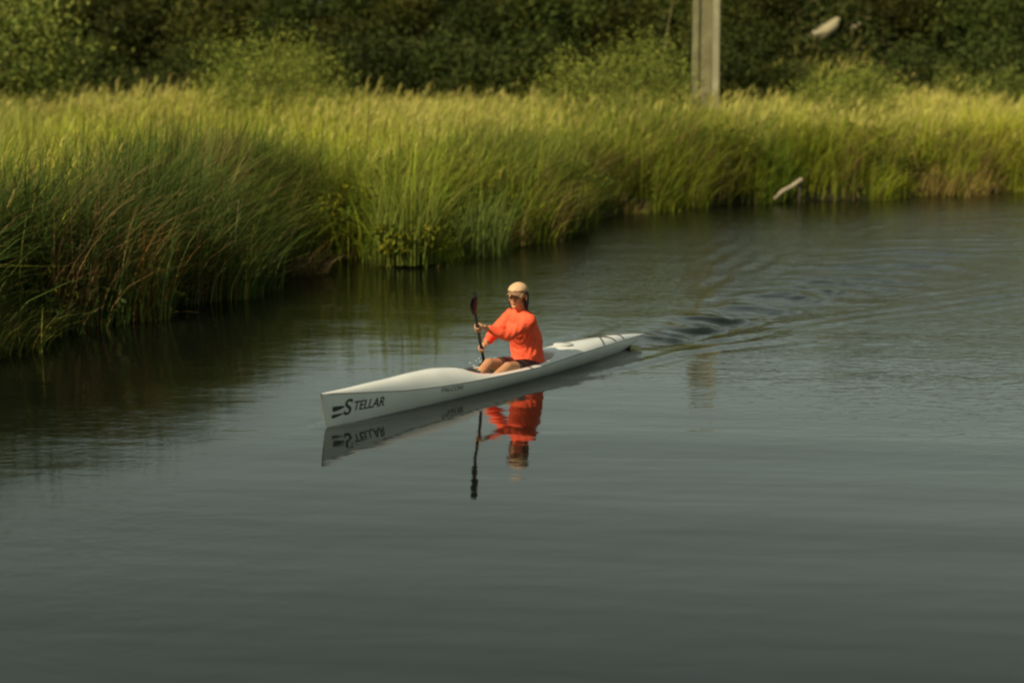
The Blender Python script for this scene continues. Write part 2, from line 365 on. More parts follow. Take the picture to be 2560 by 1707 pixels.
# pale feathery seed heads riding above the meadow
k = np.where((rng.random(nb) < np.clip(0.12 + 0.24 * wob(x, y, 0.4, 20) + 0.012 * x + 0.008 * (y - 38), 0.01, 0.5)) & (d > 1.5))[0]
tip = np.stack([x[k] + ln[k, 0] * h[k] * lam[k], y[k] + ln[k, 1] * h[k] * lam[k], z[k] + h[k] * (1 - np.clip(0.42 * lam[k], 0, 1.1)) - 0.05], 1)
parts = []
for rep in range(3):
    nn = len(k); cc = (STRAW * rng.uniform(0.75, 1.25, (nn, 1))); cc[:, 0] *= rng.uniform(0.95, 1.12, nn)
    parts.append(blades(tip + rng.normal(0, 0.02, (nn, 3)), rng.uniform(0.14, 0.30, nn), dirs(nn, 0.3, 0.6), rng.uniform(0.3, 0.9, nn), rng.uniform(0.014, 0.030, nn), cc, cc * 1.05, 2))
seeds = link('grass_seed_heads', mesh_np('grass_seed_heads', *join_np(parts)), M['grass'])
tag(seeds, 'pale straw coloured feathery seed heads over the tall grass', 'grass', kind='stuff')

# the shaggy river edge: uneven tussocks hanging out over the water
x, y, off, tid = tussocks(1150, 66, 17, 52, -0.02, 2.2, 0.17)
d = bank_d(x, y); nb = len(x); z = np.maximum(ground_z(x, y, d), -0.05) - 0.02; nt_ = tid.max() + 1
th = rng.normal(0, 1, nt_)[tid]; tv = rng.normal(0, 1, nt_)[tid]
lump = wob(x, y, 1.5, 17); gap = rng.random(nt_)[tid] > np.clip(0.62 + 0.8 * wob(x, y, 1.15, 27) + 0.25 * d, 0.08, 1)
h = np.clip((0.80 + 0.42 * smooth01(0, 1.0, d) + 0.30 * lump + 0.30 * wob(x, y, 0.75, 37) + 0.26 * th + 0.35 * smooth01(-2.5, -4.0, x)) * rng.uniform(0.45, 1.2, nb), 0.12, 1.9) * np.where(gap, 0.35, 1)
gx = bank_d(x + 0.05, y) - d; gy = bank_d(x, y + 0.05) - d; gl = np.hypot(gx, gy) + 1e-6
wo = np.clip(0.9 - 0.35 * d, 0, 1)
lx = off[:, 0] * 0.6 - wo * gx / gl + 0.35 + rng.normal(0, .4, nb); ly = off[:, 1] * 0.6 - wo * gy / gl + 0.1 + rng.normal(0, .4, nb); ll = np.hypot(lx, ly)
mixy = np.clip(0.34 + 0.35 * wob(x, y, 0.8, 23) + 0.03 * x + 0.2 * tv + rng.normal(0, 0.12, nb), 0, 1)[:, None]
dead = rng.random(nt_)[tid] < np.clip(0.14 + 0.04 * (x - 1), 0.10, 0.5) * (1.3 - 0.5 * d)
brn = ((dead & (rng.random(nb) < 0.8)) | (rng.random(nb) < 0.06))[:, None] * 1.0
dk = np.clip(0.5 - 0.06 * x + 0.5 * wob(x, y, 0.9, 29), 0, 0.85)[:, None]  # dark green blended in leftwards paints the bank front's shade into the blades
cb = ((GREEN * (1 - mixy) + YELLOW * mixy) * (1 - dk) + SHADE_GREEN * dk) * (1 - brn) + BROWN * 1.5 * brn
v = rng.uniform(0.7, 1.25, (nb, 1))
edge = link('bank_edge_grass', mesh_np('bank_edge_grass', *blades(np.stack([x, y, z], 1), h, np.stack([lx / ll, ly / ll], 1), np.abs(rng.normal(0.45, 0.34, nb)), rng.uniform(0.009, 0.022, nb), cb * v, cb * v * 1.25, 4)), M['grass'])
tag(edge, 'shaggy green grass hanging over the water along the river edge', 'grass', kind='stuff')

# dead straw stems standing at odd angles through the grass
q = scatter(2600, 18, 56, 0.3, 60); x, y, d = q.T; nb = len(q); a = rng.uniform(0, 6.28, nb)
cc = STRAW * rng.uniform(0.35, 0.9, (nb, 1)) * np.array([1, .88, .8])
stems = link('dead_grass_stems', mesh_np('dead_grass_stems', *blades(np.stack([x, y, ground_z(x, y, d)], 1), rng.uniform(0.7, 1.75, nb), np.stack([np.cos(a), np.sin(a)], 1), np.abs(rng.normal(0.3, 0.45, nb)), rng.uniform(0.010, 0.018, nb), cc * .8, cc, 3)), M['grass'])
tag(stems, 'scattered pale dead stems poking through the tall grass', 'grass', kind='stuff')

# ---- leafy crowns
def crown_np(R, n_clump, n_leaf, size, cols, slim=0.5, shell=0.5, drop=0.0, seed=0, clump_r=0.28, up=0.0):
    g = np.random.default_rng(seed)
    u = g.normal(size=(n_clump, 3)); u /= np.linalg.norm(u, axis=1)[:, None]
    rr = shell + (1 - shell) * g.random(n_clump) ** 0.6
    rr *= 1 + 0.36 * np.sin(3 * np.arctan2(u[:, 1], u[:, 0]) + seed) * np.cos(2.3 * u[:, 2] + seed)
    c = u * rr[:, None] * np.array(R); c[:, 2] = np.where(c[:, 2] < -0.65 * R[2], c[:, 2] * 0.6, c[:, 2])
    cc = np.repeat(c, n_leaf, 0); nl = len(cc)
    pos = cc + g.normal(size=(nl, 3)) * clump_r * min(R) * np.array([1, 1, 0.75])
    sz = size * g.uniform(0.6, 1.35, nl)
    a = g.normal(size=(nl, 3)); a[:, 2] += up - drop; a /= np.linalg.norm(a, axis=1)[:, None]
    b = np.cross(a, g.normal(size=(nl, 3))); b /= np.linalg.norm(b, axis=1)[:, None]
    A = a * sz[:, None]; Bb = b * (sz * slim)[:, None]; nrm = np.cross(a, b) * (sz * 0.18)[:, None]
    V = np.stack([pos - A, pos - Bb + nrm, pos + A, pos + Bb + nrm], 1).reshape(-1, 3)
    F = np.arange(nl * 4).reshape(-1, 4)
    cols = np.array(cols); ci = np.repeat(g.integers(0, len(cols), n_clump), n_leaf)
    ci = np.where(g.random(nl) < 0.25, g.integers(0, len(cols), nl), ci)
    col = np.repeat(cols[ci] * g.uniform(0.82, 1.18, (nl, 1)), 4, 0)
    return V, F, col
def crown_mesh(name, *a, **k): return mesh_np(name, *crown_np(*a, **k), smooth=False)
def trunk_mesh(name, hgt, r, n_limb, spread, seed):
    g = random.Random(seed); bm = bmesh.new()
    bend = g.uniform(-.15, .15) * hgt
    pts = [(bend * (i / 4) ** 2, 0.1 * bend * i / 4, -0.15 + (hgt + 0.15) * i / 4) for i in range(5)]
    tube(bm, pts, [r, r * .85, r * .7, r * .5, r * .3], 7)
    for i in range(n_limb):
        a = 6.283 * i / n_limb + g.uniform(-.4, .4); z0 = hgt * g.uniform(0.15, 0.7); L_ = spread * g.uniform(.6, 1)
        x0 = bend * (z0 / hgt) ** 2
        tube(bm, [(x0, 0, z0), (x0 + math.cos(a) * L_ * .5, math.sin(a) * L_ * .5, z0 + hgt * .22), (x0 + math.cos(a) * L_, math.sin(a) * L_, z0 + hgt * .5)], [r * .45, r * .3, r * .1], 5)
    return bm_mesh(name, bm)
def weeds_np(n_patch, n_leaf):
    q = scatter(n_patch, 18, 52, 0.05, 3.0); V, F, c = crown_np((1, 1, 1), n_patch, n_leaf, 0.045, [(0.05, 0.085, 0.014), (0.08, 0.11, 0.014), (0.13, 0.13, 0.014), (0.035, 0.055, 0.012), (0.10, 0.07, 0.02)], 0.5, seed=61, clump_r=0)
    V = V.reshape(-1, 4, 3); k = np.repeat(np.arange(n_patch), n_leaf); rad = rng.uniform(.12, .38, n_patch)[k]
    o = rng.normal(0, 1, (len(k), 3)) * rad[:, None] * np.array([.7, .7, .55]); px, py = q[k, 0] + o[:, 0], q[k, 1] + o[:, 1]
    pz = np.maximum(ground_z(px, py), 0) + np.abs(o[:, 2]) + rng.uniform(.05, .8, n_patch)[k] * rng.random(len(k))
    return (V - V.mean(1, keepdims=True) + np.stack([px, py, pz], 1)[:, None]).reshape(-1, 3), F, c
wd_ = link('bank_weeds', mesh_np('bank_weeds', *weeds_np(260, 90), smooth=False), M['leaf'])
tag(wd_, 'tangle of small leafy weeds among the grass on the river bank', 'weeds', kind='stuff')
def gz(x, y): return float(ground_z(np.array([x]), np.array([y]))[0])

OLIVE = [(0.030, 0.044, 0.009), (0.044, 0.058, 0.011), (0.022, 0.033, 0.008), (0.056, 0.066, 0.013), (0.036, 0.042, 0.010)]
thick = [(crown_mesh('thicket_crown', (1.5, 1.2, 1.05), 150, 34, 0.075, OLIVE, 0.5, 0.45, seed=s), trunk_mesh('thicket_trunk', 1.6, 0.07, 6, 0.8, s)) for s in (1, 2, 3, 4)]
for me, tr in thick: me.materials.append(M['leaf']); tr.materials.append(M['bark'])
ROCK = (9.05, 60.4)
front = [(-15.6, .95), (-13.4, 1.05), (-11.3, .85), (-8.9, 1.1), (-6.6, .9), (-4.2, 1.05), (-1.9, .95), (0.4, 1.15), (2.9, .9), (6.1, 1.0), (8.0, .62), (10.0, .66), (11.9, .95), (13.9, 1.1), (16.2, 1.0)]
where = ['behind the sunlit left tree', 'second from the left edge', 'third from the left edge', 'behind the dull green bush', 'behind the left feathery shrub',
         'just right of the left feathery shrub', 'left of the middle of the photo', 'at the middle of the photo', 'behind the large feathery shrub',
         'just right of the concrete pole', 'low one below the large rock', 'low one below the small rock', 'just right of the pale rocks', 'second from the right edge', 'at the right edge']
for i, (x_, sc) in enumerate(front):
    y_ = 58.2 + random.uniform(-.6, .6); me, tr = thick[i % 4]
    o = empty('thicket_shrub', (x_, y_, gz(x_, y_)), random.uniform(0, 6.28)); o.scale = (sc, sc, sc * random.uniform(.85, 1.15))
    tag(o, 'dark olive shrub in the front of the thicket, ' + where[i], 'shrub', 'shrubs along the front of the thicket')
    c = link('crown', me, None, o); c.location = (0, 0, 1.05); link('trunk', tr, None, o)
# the rest of the thicket reads as one dark mass up the slope
parts = []
tmpl = [crown_np((1.5, 1.2, 0.95), 120, 30, 0.085, OLIVE, 0.5, 0.45, seed=s_) for s_ in (41, 42, 43)]
for row, (yy, n_, sc) in enumerate(((60.4, 15, .85), (62.4, 15, .95), (64.6, 15, 1.05), (67.0, 15, 1.1), (69.6, 14, 1.2))):
    wdt = 0.30 * yy + 1
    for i in range(n_):
        x_ = -wdt + 2 * wdt * (i + 0.5 + random.uniform(-.35, .35) + 0.25 * (row % 2)) / n_; y_ = yy + random.uniform(-.8, .8)
        if abs(x_ - ROCK[0] * y_ / ROCK[1]) < 1.9 and y_ < 61.6: continue
        V_, F_, c_ = tmpl[(i + row) % 3]; sc_ = sc * random.uniform(.8, 1.2); an = random.uniform(0, 6.28); hz = random.uniform(.8, 1.1)
        W = V_ * np.array([sc_, sc_, sc_ * hz]); W = np.stack([W[:, 0] * math.cos(an) - W[:, 1] * math.sin(an), W[:, 0] * math.sin(an) + W[:, 1] * math.cos(an), W[:, 2]], 1)
        k_ = random.uniform(.6, 1.35) * (1 + 0.5 * float(smooth01(.4, 1, wob(np.array(x_), np.array(y_), .45, 30) + .25 * abs(x_) / 18)))
        parts.append((W + np.array([x_, y_, gz(x_, y_) + 0.75 * sc_]), F_, c_ * k_ * np.array([random.uniform(.9, 1.25), 1, .9])))
# low ground cover between the shrubs
q = rng.uniform(0, 1, (26000, 2)); gx_ = (q[:, 0] * 2 - 1) * 20; gy_ = 56.5 + q[:, 1] ** 1.3 * 12; kk = rng.random(26000) < .22
gx_ = np.where(kk, rng.normal(9.2, 1.5, 26000), gx_); gy_ = np.where(kk, rng.uniform(57.5, 62, 26000), gy_)
V_, F_, c_ = crown_np((1, 1, 1), 26000, 1, 0.10, OLIVE + [(0.07, 0.06, 0.02)], 0.55, seed=44, clump_r=0)
V_ = V_.reshape(-1, 4, 3); V_ = V_ - V_.mean(1, keepdims=True) + np.stack([gx_, gy_, ground_z(gx_, gy_) + rng.uniform(0.02, 0.45, 26000)], 1)[:, None]
parts.append((V_.reshape(-1, 3), F_, c_))
tk = link('hillside_thicket', mesh_np('hillside_thicket', *join_np(parts), smooth=False), M['leaf'])
tag(tk, 'dense dark olive thicket covering the low hillside behind the front shrubs', 'thicket', kind='stuff')

def bush(name, label, cat, loc, R, nc, nl, size, cols, seed, slim=0.5, rz=0, zc=None, trunk=(0.05, 5), up=0.0, drop=0.0, clump_r=0.28):
    o = empty(name, (*loc, gz(*loc)), rz); tag(o, label, cat)
    zc = R[2] * 0.9 if zc is None else zc
    c = link('crown', crown_mesh('crown', R, nc, nl, size, cols, slim, 0.4, drop, seed, clump_r, up), M['leaf'], o); c.location = (0, 0, zc)
    link('trunk', trunk_mesh('trunk', zc, trunk[0], trunk[1], R[0] * .6, seed), M['bark'], o)
    return o
BRIGHT = [(0.10, 0.13, 0.024), (0.14, 0.16, 0.028), (0.07, 0.095, 0.02), (0.18, 0.19, 0.04)]
FRESH = [(0.15, 0.185, 0.030), (0.19, 0.215, 0.036), (0.12, 0.15, 0.024), (0.22, 0.235, 0.04)]
YEL = [(0.15, 0.15, 0.012), (0.18, 0.17, 0.013), (0.12, 0.14, 0.014), (0.09, 0.12, 0.014), (0.07, 0.11, 0.014)]
bush('leafy_tree', 'sunlit yellow green leafy tree at the left edge behind the meadow', 'tree', (-13.2, 51.5), (2.3, 1.6, 1.6), 170, 40, 0.075, BRIGHT, 21, zc=2.3, trunk=(0.09, 7))
bush('leafy_bush', 'small dull green bush between the left tree and the feathery shrubs', 'bush', (-9.9, 54.0), (1.7, 1.2, 0.9), 110, 34, 0.065, [BRIGHT[2], (0.05, 0.06, 0.015), (0.07, 0.05, 0.02)], 22)
bush('feathery_shrub', 'fresh green feathery shrub left of centre rising above the meadow', 'shrub', (-5.6, 46.5), (1.6, 1.1, 1.1), 135, 60, 0.07, FRESH, 23, 0.16, zc=1.6, up=0.5)
bush('feathery_shrub', 'large fresh green feathery shrub just left of the concrete pole', 'shrub', (2.45, 45.2), (1.7, 1.1, 1.15), 165, 60, 0.07, FRESH, 24, 0.16, zc=1.55, up=0.5)
bush('feathery_shrub', 'fresh green feathery shrub to the right of the concrete pole', 'shrub', (7.9, 48.2), (1.25, 0.9, 0.8), 100, 60, 0.07, FRESH, 25, 0.16, zc=1.25, up=0.5)
bush('feathery_shrub', 'yellow green shrub at the foot of the thicket at far right', 'shrub', (13.3, 55.5), (1.6, 1.0, 0.7), 80, 40, 0.07, BRIGHT, 26, 0.3, zc=1.2)
for lab, loc, R, sd in (('bushy yellow leaved weed on the bank edge above the dry grass', (-2.6, 30.7), (0.62, 0.5, 0.33), 31),
                        ('bright yellow weed low at the waterline under the tall reed clump', (-1.6, 29.2), (0.55, 0.22, 0.24), 32),
                        ('yellow leaved weed on the dark bank below the concrete pole', (4.3, 42.2), (1.0, 0.5, 0.42), 33),
                        ('broad yellow green weed right of the pale driftwood', (7.3, 44.1), (1.25, 0.6, 0.45), 34),
                        ('small yellow weed at the meadow edge right of the reed clump', (0.9, 35.6), (0.7, 0.5, 0.4), 35)):
    o = bush('yellow_weed', lab, 'weed', loc, R, 34, 26, 0.05, YEL, sd, 0.4, trunk=(0.012, 5), zc=R[2] * 0.9 + 0.28)

# ---- reed clumps one can pick out along the near bank
def reed_clump(label, loc, hgt, n_, spread, wid, cols, mean=0.4, lam=0.45, name='reed_clump', extra=(), seed=0, sp=0.9):
    g = np.random.default_rng(seed); z0 = max(gz(*loc), -0.04) - 0.04
    o = empty(name, (*loc, z0)); tag(o, label, 'reeds')
    r = spread * np.sqrt(g.random(n_)); a = g.uniform(0, 6.28, n_)
    P = np.stack([r * np.cos(a), r * np.sin(a), np.zeros(n_)], 1)
    cols = np.array(cols); cb = cols[g.integers(0, len(cols), n_)] * g.uniform(.75, 1.25, (n_, 1))
    an = mean + g.normal(0, sp, n_)
    me = mesh_np('leaves', *blades(P, hgt * g.uniform(.5, 1.1, n_), np.stack([np.cos(an), np.sin(an)], 1), np.abs(g.normal(lam, .25, n_)), wid * g.uniform(.6, 1.3, n_), cb, cb * 1.3, 5))
    l = link('leaves', me, M['grass'], o); l['kind'] = 'stuff'
    for (b0, az, L_, lm, ww, col) in extra:       # single long arching leaves
        c_ = np.array([col])
        me = mesh_np('arching_leaf', *blades(np.array([b0], float), np.array([L_]), np.array([[math.cos(az), math.sin(az)]]), np.array([lm]), np.array([ww]), c_ * .9, c_ * 1.2, 10, np.array([az + math.pi / 2])))
        link('arching_leaf', me, M['grass'], o)
    return o
RG = [(0.07, 0.10, 0.02), (0.10, 0.12, 0.025), (0.05, 0.075, 0.018)]; RY = [(0.16, 0.15, 0.025), (0.12, 0.12, 0.022), (0.07, 0.09, 0.02)]
reed_clump('tall green reeds at the left edge of the photo by the water', (-5.35, 20.9), 0.62, 110, 0.45, 0.018, RY, 0.3, 0.7, seed=1,
           extra=(((0.15, -0.25, 0), 0.15, 0.85, 0.95, 0.024, (0.17, 0.19, 0.06)), ((0.0, -0.1, 0), 0.3, 0.75, 0.7, 0.02, (0.14, 0.15, 0.03)), ((-0.2, -0.2, 0), 0.5, 0.6, 0.6, 0.018, (0.15, 0.14, 0.025))))
reed_clump('dense dark green reed clump with rusty stems left of the boat', (-4.45, 23.5), 1.35, 260, 0.42, 0.017, RG + [(0.16, 0.08, 0.015)], 0.6, 0.28, seed=2,
           extra=(((0.25, -0.3, 0), -0.2, 0.45, 1.25, 0.02, (0.22, 0.13, 0.03)),))
reed_clump('reed clump with long leaves arching to the right over the dark water', (-3.6, 25.6), 1.0, 190, 0.38, 0.017, RG + RY[:1], 0.5, 0.4, seed=3,
           extra=(((-0.7, -0.5, 0), 0.25, 1.0, 1.15, 0.020, (0.15, 0.17, 0.05)), ((-0.5, -0.4, 0), 0.3, 0.85, 1.3, 0.018, (0.16, 0.18, 0.05)), ((-0.2, -0.35, 0), 0.2, 0.7, 1.3, 0.018, (0.13, 0.16, 0.05))))
reed_clump('tall upright green reed clump standing out into the water above the paddler', (-1.6, 29.45), 1.55, 330, 0.5, 0.018, [(0.105, 0.135, 0.02), (0.135, 0.155, 0.022), (0.085, 0.105, 0.016)], 0.8, 0.2, seed=4)
reed_clump('thin reed clump to the right of the tall upright clump', (-0.5, 30.9), 1.25, 180, 0.45, 0.017, RG, 0.6, 0.35, seed=5)
reed_clump('low yellow green reeds at the bend of the bank', (0.75, 34.4), 0.95, 200, 0.6, 0.02, RY, 0.2, 0.5, seed=6)
reed_clump('brown dry grass tussock drooping over the dark water', (-3.05, 28.35), 0.62, 240, 0.5, 0.014, [(0.11, 0.075, 0.03), (0.08, 0.06, 0.022), (0.14, 0.11, 0.045)], -0.5, 0.8, 'dry_tussock', seed=7,
           extra=(((0.2, -0.2, 0.1), 0.3, 0.9, 0.75, 0.018, (0.32, 0.20, 0.03)), ((0.1, -0.25, 0.1), 0.25, 0.7, 0.85, 0.016, (0.28, 0.19, 0.04))))
reed_clump('golden brown reeds on the far bank at right', (9.6, 44.1), 0.9, 240, 0.9, 0.022, [(0.17, 0.12, 0.03), (0.12, 0.10, 0.025)], 0.4, 0.5, seed=8)
def stalks(label, loc, segs, seed):
    o = empty('bent_stalk', (*loc, gz(*loc))); tag(o, label, 'stalk')
    for pts in segs:
        bm = bmesh.new(); tube(bm, pts, [0.009] * (len(pts) - 1) + [0.004], 6); link('stem', bm_mesh('stem', bm), M['straw'], o)
M['straw'] = mat('straw_stem', (0.26, 0.22, 0.09), 0.8, 0.2, 10)
stalks('pale broken dry stalks bent over in the reeds at left', (-3.75, 26.0), [[(0, 0, 0), (-.02, -.05, .55), (-.12, -.1, 1.02), (-.2, -.1, 1.05), (-.3, -.12, .8)], [(.05, 0, 0), (.09, -.06, .5), (.07, -.1, .95)], [(.18, 0, 0), (.16, -.1, .5), (.22, -.15, 1.0)]], 1)
stalks('slender bare stalk leaning right before the thicket left of the pole', (3.45, 50.0), [[(0, 0, 0), (.13, 0, 1.2), (.30, 0, 2.4), (.52, 0, 3.7)]], 2)

# ------------------------------------------------------------------ concrete pole, rock, driftwood
pole = empty('concrete_pole', (4.66, 48.5, gz(4.66, 48.5)))
tag(pole, 'pale concrete pole with two flanges rising from the meadow past the top edge', 'pole')
def prism(name, x0, x1, y0, y1, hgt, taper, mt):
    bm = bmesh.new(); vs_ = box(bm, ((x0 + x1) / 2, (y0 + y1) / 2, hgt / 2 - 0.2), (x1 - x0, y1 - y0, hgt))
    for v_ in vs_:
        if v_.co.z > 1: v_.co.x *= taper
    bmesh.ops.bevel(bm, geom=bm.edges[:], offset=0.018, segments=2, affect='EDGES')
    return link(name, bm_mesh(name, bm, False), mt, pole)
prism('flange', -0.34, -0.185, -0.15, 0.15, 4.6, 0.92, M['darkconc'])
prism('flange', 0.15, 0.33, -0.17, 0.15, 4.6, 0.92, M['concrete'])
prism('web', -0.187, 0.152, -0.10, 0.10, 4.5, 0.92, M['darkconc'])
def rock(label, loc, size, seed, tilt):
    g = np.random.default_rng(seed); bm = bmesh.new(); bmesh.ops.create_icosphere(bm, subdivisions=4, radius=1)
    nr = [Vector(v_) for v_ in g.normal(size=(9, 3))]
    for v_ in bm.verts:
        p_ = v_.co.copy()
        for q_ in nr:
            dd = p_.dot(q_.normalized()) - 0.62
            if dd > 0: p_ -= q_.normalized() * dd * 0.9
        v_.co = p_ * (1 + 0.04 * math.sin(7 * p_.x + 3 * p_.z) * math.sin(6 * p_.y))
        v_.co = Vector((v_.co.x * size[0], v_.co.y * size[1], v_.co.z * size[2]))
    o = link('rock', bm_mesh('rock', bm), M['rock']); o.location = loc; o.rotation_euler = (0.1, -tilt, 0.2)
    tag(o, label, 'rock'); return o
rock('large pale slanting rock on the thicket hillside at upper right', (9.30, 60.6, gz(9.30, 60.6) + .18), (0.74, 0.42, 0.24), 1, 0.66)
rock('small pale rock to the right of the large slanting rock', (10.3, 61.0, gz(10.3, 61.0) + .15), (0.24, 0.2, 0.10), 2, 0.5)
log = empty('driftwood', (5.75, 41.55, 0.0)); log.scale = (.8, .8, .85); tag(log, 'pale driftwood branch sticking up from the dark far bank', 'branch')
bm = bmesh.new(); tube(bm, [(-0.40, -0.18, 0.12), (-0.2, -0.15, 0.30), (0.05, -0.12, 0.42), (0.27, -0.1, 0.56), (0.33, -0.1, 0.60)], [0.035, 0.05, 0.055, 0.06, 0.05], 9)
for v_ in bm.verts: v_.co += Vector((random.uniform(-1, 1), random.uniform(-1, 1), random.uniform(-1, 1))) * 0.007
link('limb', bm_mesh('limb', bm), M['wood'], log)
bm = bmesh.new(); tube(bm, [(0.27, -0.08, 0.54), (0.28, -0.06, 0.25), (0.27, -0.05, -0.25)], [0.022, 0.026, 0.03], 8)
link('stub', bm_mesh('stub', bm), M['bark'], log)

# ------------------------------------------------------------------ surf ski
ski = empty('surf_ski', BOAT_LOC, BOAT_RZ); tag(ski, 'long white surf ski with black lettering gliding on the river', 'kayak')
T_ = [0, .02, .1, .2, .3, .4, .5, .6, .7, .8, .9, .97, 1]
def f_b(s): return interp(s / LEN, T_, [.009, .026, .076, .128, .180, .222, .246, .245, .215, .160, .092, .040, .010])
def f_s(s): return interp(s / LEN, [0, .1, .2, .3, .37, .45, .55, .63, .72, .85, 1], [.300, .238, .180, .148, .135, .128, .120, .132, .140, .130, .110])
def f_k(s): return interp(s / LEN, [0, .015, .05, .12, .3, .7, .88, .96, 1], [.03, -.03, -.055, -.062, -.065, -.062, -.035, .03, .092])
def f_c(s): return interp(s / LEN, [0, .06, .15, .24, .29, .34, .40, .44, .58, .64, .72, .85, .96, 1], [.004, .030, .078, .120, .128, .112, .052, .018, .014, .042, .062, .052, .022, .004])
CK0, CKL, CKW = 2.90, 0.80, 0.195
NS, NP = 210, 26
ss = LEN * (0.5 - 0.5 * np.cos(np.linspace(0, math.pi, NS))) * 0.35 + np.linspace(0, LEN, NS) * 0.65
def rows(fun, m_):
    V = []
    for s in ss: V += fun(s)
    i = (np.arange(NS - 1)[:, None] * m_ + np.arange(m_ - 1)[None, :]).ravel()
    return np.array(V), np.stack([i, i + 1, i + m_ + 1, i + m_], 1)
def hull_y(s, z):
    b, zs, zk = float(f_b(s)), float(f_s(s)), float(f_k(s))
    c = min(1, max(0, (zs - z) / (zs - zk))) ** (1 / 1.1); return b * max(0, 1 - c * c) ** 0.46
def hull_row(s):
    b, zs, zk = float(f_b(s)), float(f_s(s)), float(f_k(s)); r = []
    for j in range(NP * 2 + 1):
        ph = math.pi / 2 * (j / NP - 1); c = math.cos(ph)
        zz = zs - (zs - zk) * c ** 1.1; yy = math.copysign(b * abs(math.sin(ph)) ** 0.92, ph)
        rake = 0.05 * (1 - smooth01(0, 0.5, s)) * (zs - zz) / 0.3
        r.append((MID - s - float(rake), yy, zz))
    return r
def deck_row(s):
    b, zs, cr = float(f_b(s)), float(f_s(s)), float(f_c(s)); r = []
    for j in range(NP * 2 + 1):
        u = -math.cos(math.pi * j / (NP * 2)); yy = b * u
        zz = zs + cr * (1 - abs(u) ** 2.6) + 0.012 * min(1, b / .1) * (1 - u ** 12)
        e = (abs(s - CK0) / CKL) ** 3.2 + (abs(yy) / min(CKW, b - 0.045)) ** 5 if b > 0.1 else 9
        dp = float(1 - smooth01(0.62, 1.0, e))
        fl = float(interp(s, [2.0, 2.3, 2.8, 3.05, 3.3, 3.5, 3.7], [-.015, -.02, .02, -.005, -.01, .03, .12]))
        r.append((MID - s, yy, zz * (1 - dp) + fl * dp))
    return r
V, F = rows(hull_row, NP * 2 + 1); hull = link('hull', mesh_np('hull', V, F), M['gel'], ski)
V, F = rows(deck_row, NP * 2 + 1); deck = link('deck', mesh_np('deck', V, F[:, ::-1]), M['gel'], ski)
# cockpit faces take the duller liner finish
deck.data.materials.append(M['gelin'])
mi = np.zeros(len(F), np.int32); cen = V[F].mean(1); sx = MID - cen[:, 0]
mi[((np.abs(sx - CK0) / CKL) ** 3.2 + (np.abs(cen[:, 1]) / CKW) ** 5) < 0.92] = 1
deck.data.polygons.foreach_set('material_index', mi)
# seam strip along each gunwale
for sg in (1, -1):
    bm = bmesh.new(); pts = [(MID - s, sg * (float(f_b(s)) + .001), float(f_s(s)) + .001) for s in np.linspace(.05, LEN - .05, 70)]
    tube(bm, pts, 0.005, 6); link('gunwale_seam', bm_mesh('gunwale_seam', bm), M['seam'], ski)
bm = bmesh.new(); box(bm, B(2.18, 0, 0.085), (0.03, 0.26, 0.15), Matrix.Rotation(-0.35, 3, 'Y')); bmesh.ops.bevel(bm, geom=bm.edges[:], offset=.01, segments=2, affect='EDGES')
link('foot_plate', bm_mesh('foot_plate', bm), M['black'], ski)
bm = bmesh.new(); tube(bm, [B(2.34, -.14, .06), B(2.33, -.09, .17), B(2.33, 0, .20), B(2.33, .09, .17), B(2.34, .14, .06)], [(.006, .02)] * 5, 8)
link('foot_strap', bm_mesh('foot_strap', bm), M['black'], ski)
bm = bmesh.new(); box(bm, B(2.26, -.10, 0.15), (.03, .03, .03)); bmesh.ops.bevel(bm, geom=bm.edges[:], offset=.006, segments=2, affect='EDGES')
link('adjuster_knob', bm_mesh('adjuster_knob', bm), M['blue'], ski)
def deck_z(s, y):
    b = float(f_b(s)); u = min(1, abs(y) / b); return float(f_s(s)) + float(f_c(s)) * (1 - u ** 2.6) + 0.012 * min(1, b / .1) * (1 - u ** 12)
for s0, s1 in ((4.62, 4.95), (4.95, 4.62), (5.12, 5.17)):
    bm = bmesh.new(); pts = []
    for i in range(13):
        s = s0 + (s1 - s0) * i / 12; y_ = float(f_b(s)) * 0.97 * (2 * i / 12 - 1); pts.append((MID - s, y_, deck_z(s, y_) + 0.006))
    tube(bm, pts, 0.006, 6); link('bungee_cord', bm_mesh('bungee_cord', bm), M['black'], ski)
bm = bmesh.new()                                                # round rear hatch with a raised ring
s = 4.05; bmesh.ops.create_cone(bm, cap_ends=True, segments=32, radius1=.105, radius2=.095, depth=.010, matrix=Matrix.Translation((MID - s, 0, deck_z(s, .05) + .004)))
bmesh.ops.bevel(bm, geom=bm.edges[:], offset=.003, segments=2, affect='EDGES'); link('hatch_cover', bm_mesh('hatch_cover', bm), M['gelin'], ski)
bm = bmesh.new(); pts = [(MID - s - .045, 0, z_) for s, z_ in ((5.35, .05), (5.33, -.02), (5.30, -.2))]
tube(bm, pts, [(.006, .05), (.006, .06), (.004, .045)], 8); link('rudder', bm_mesh('rudder', bm), M['black'], ski)
bm = bmesh.new()
tube(bm, [B(2.02, -.08, .225), B(2.05, -.05, .245), B(2.05, .05, .245), B(2.02, .08, .225)], .008, 8); link('carry_handle', bm_mesh('carry_handle', bm), M['black'], ski)

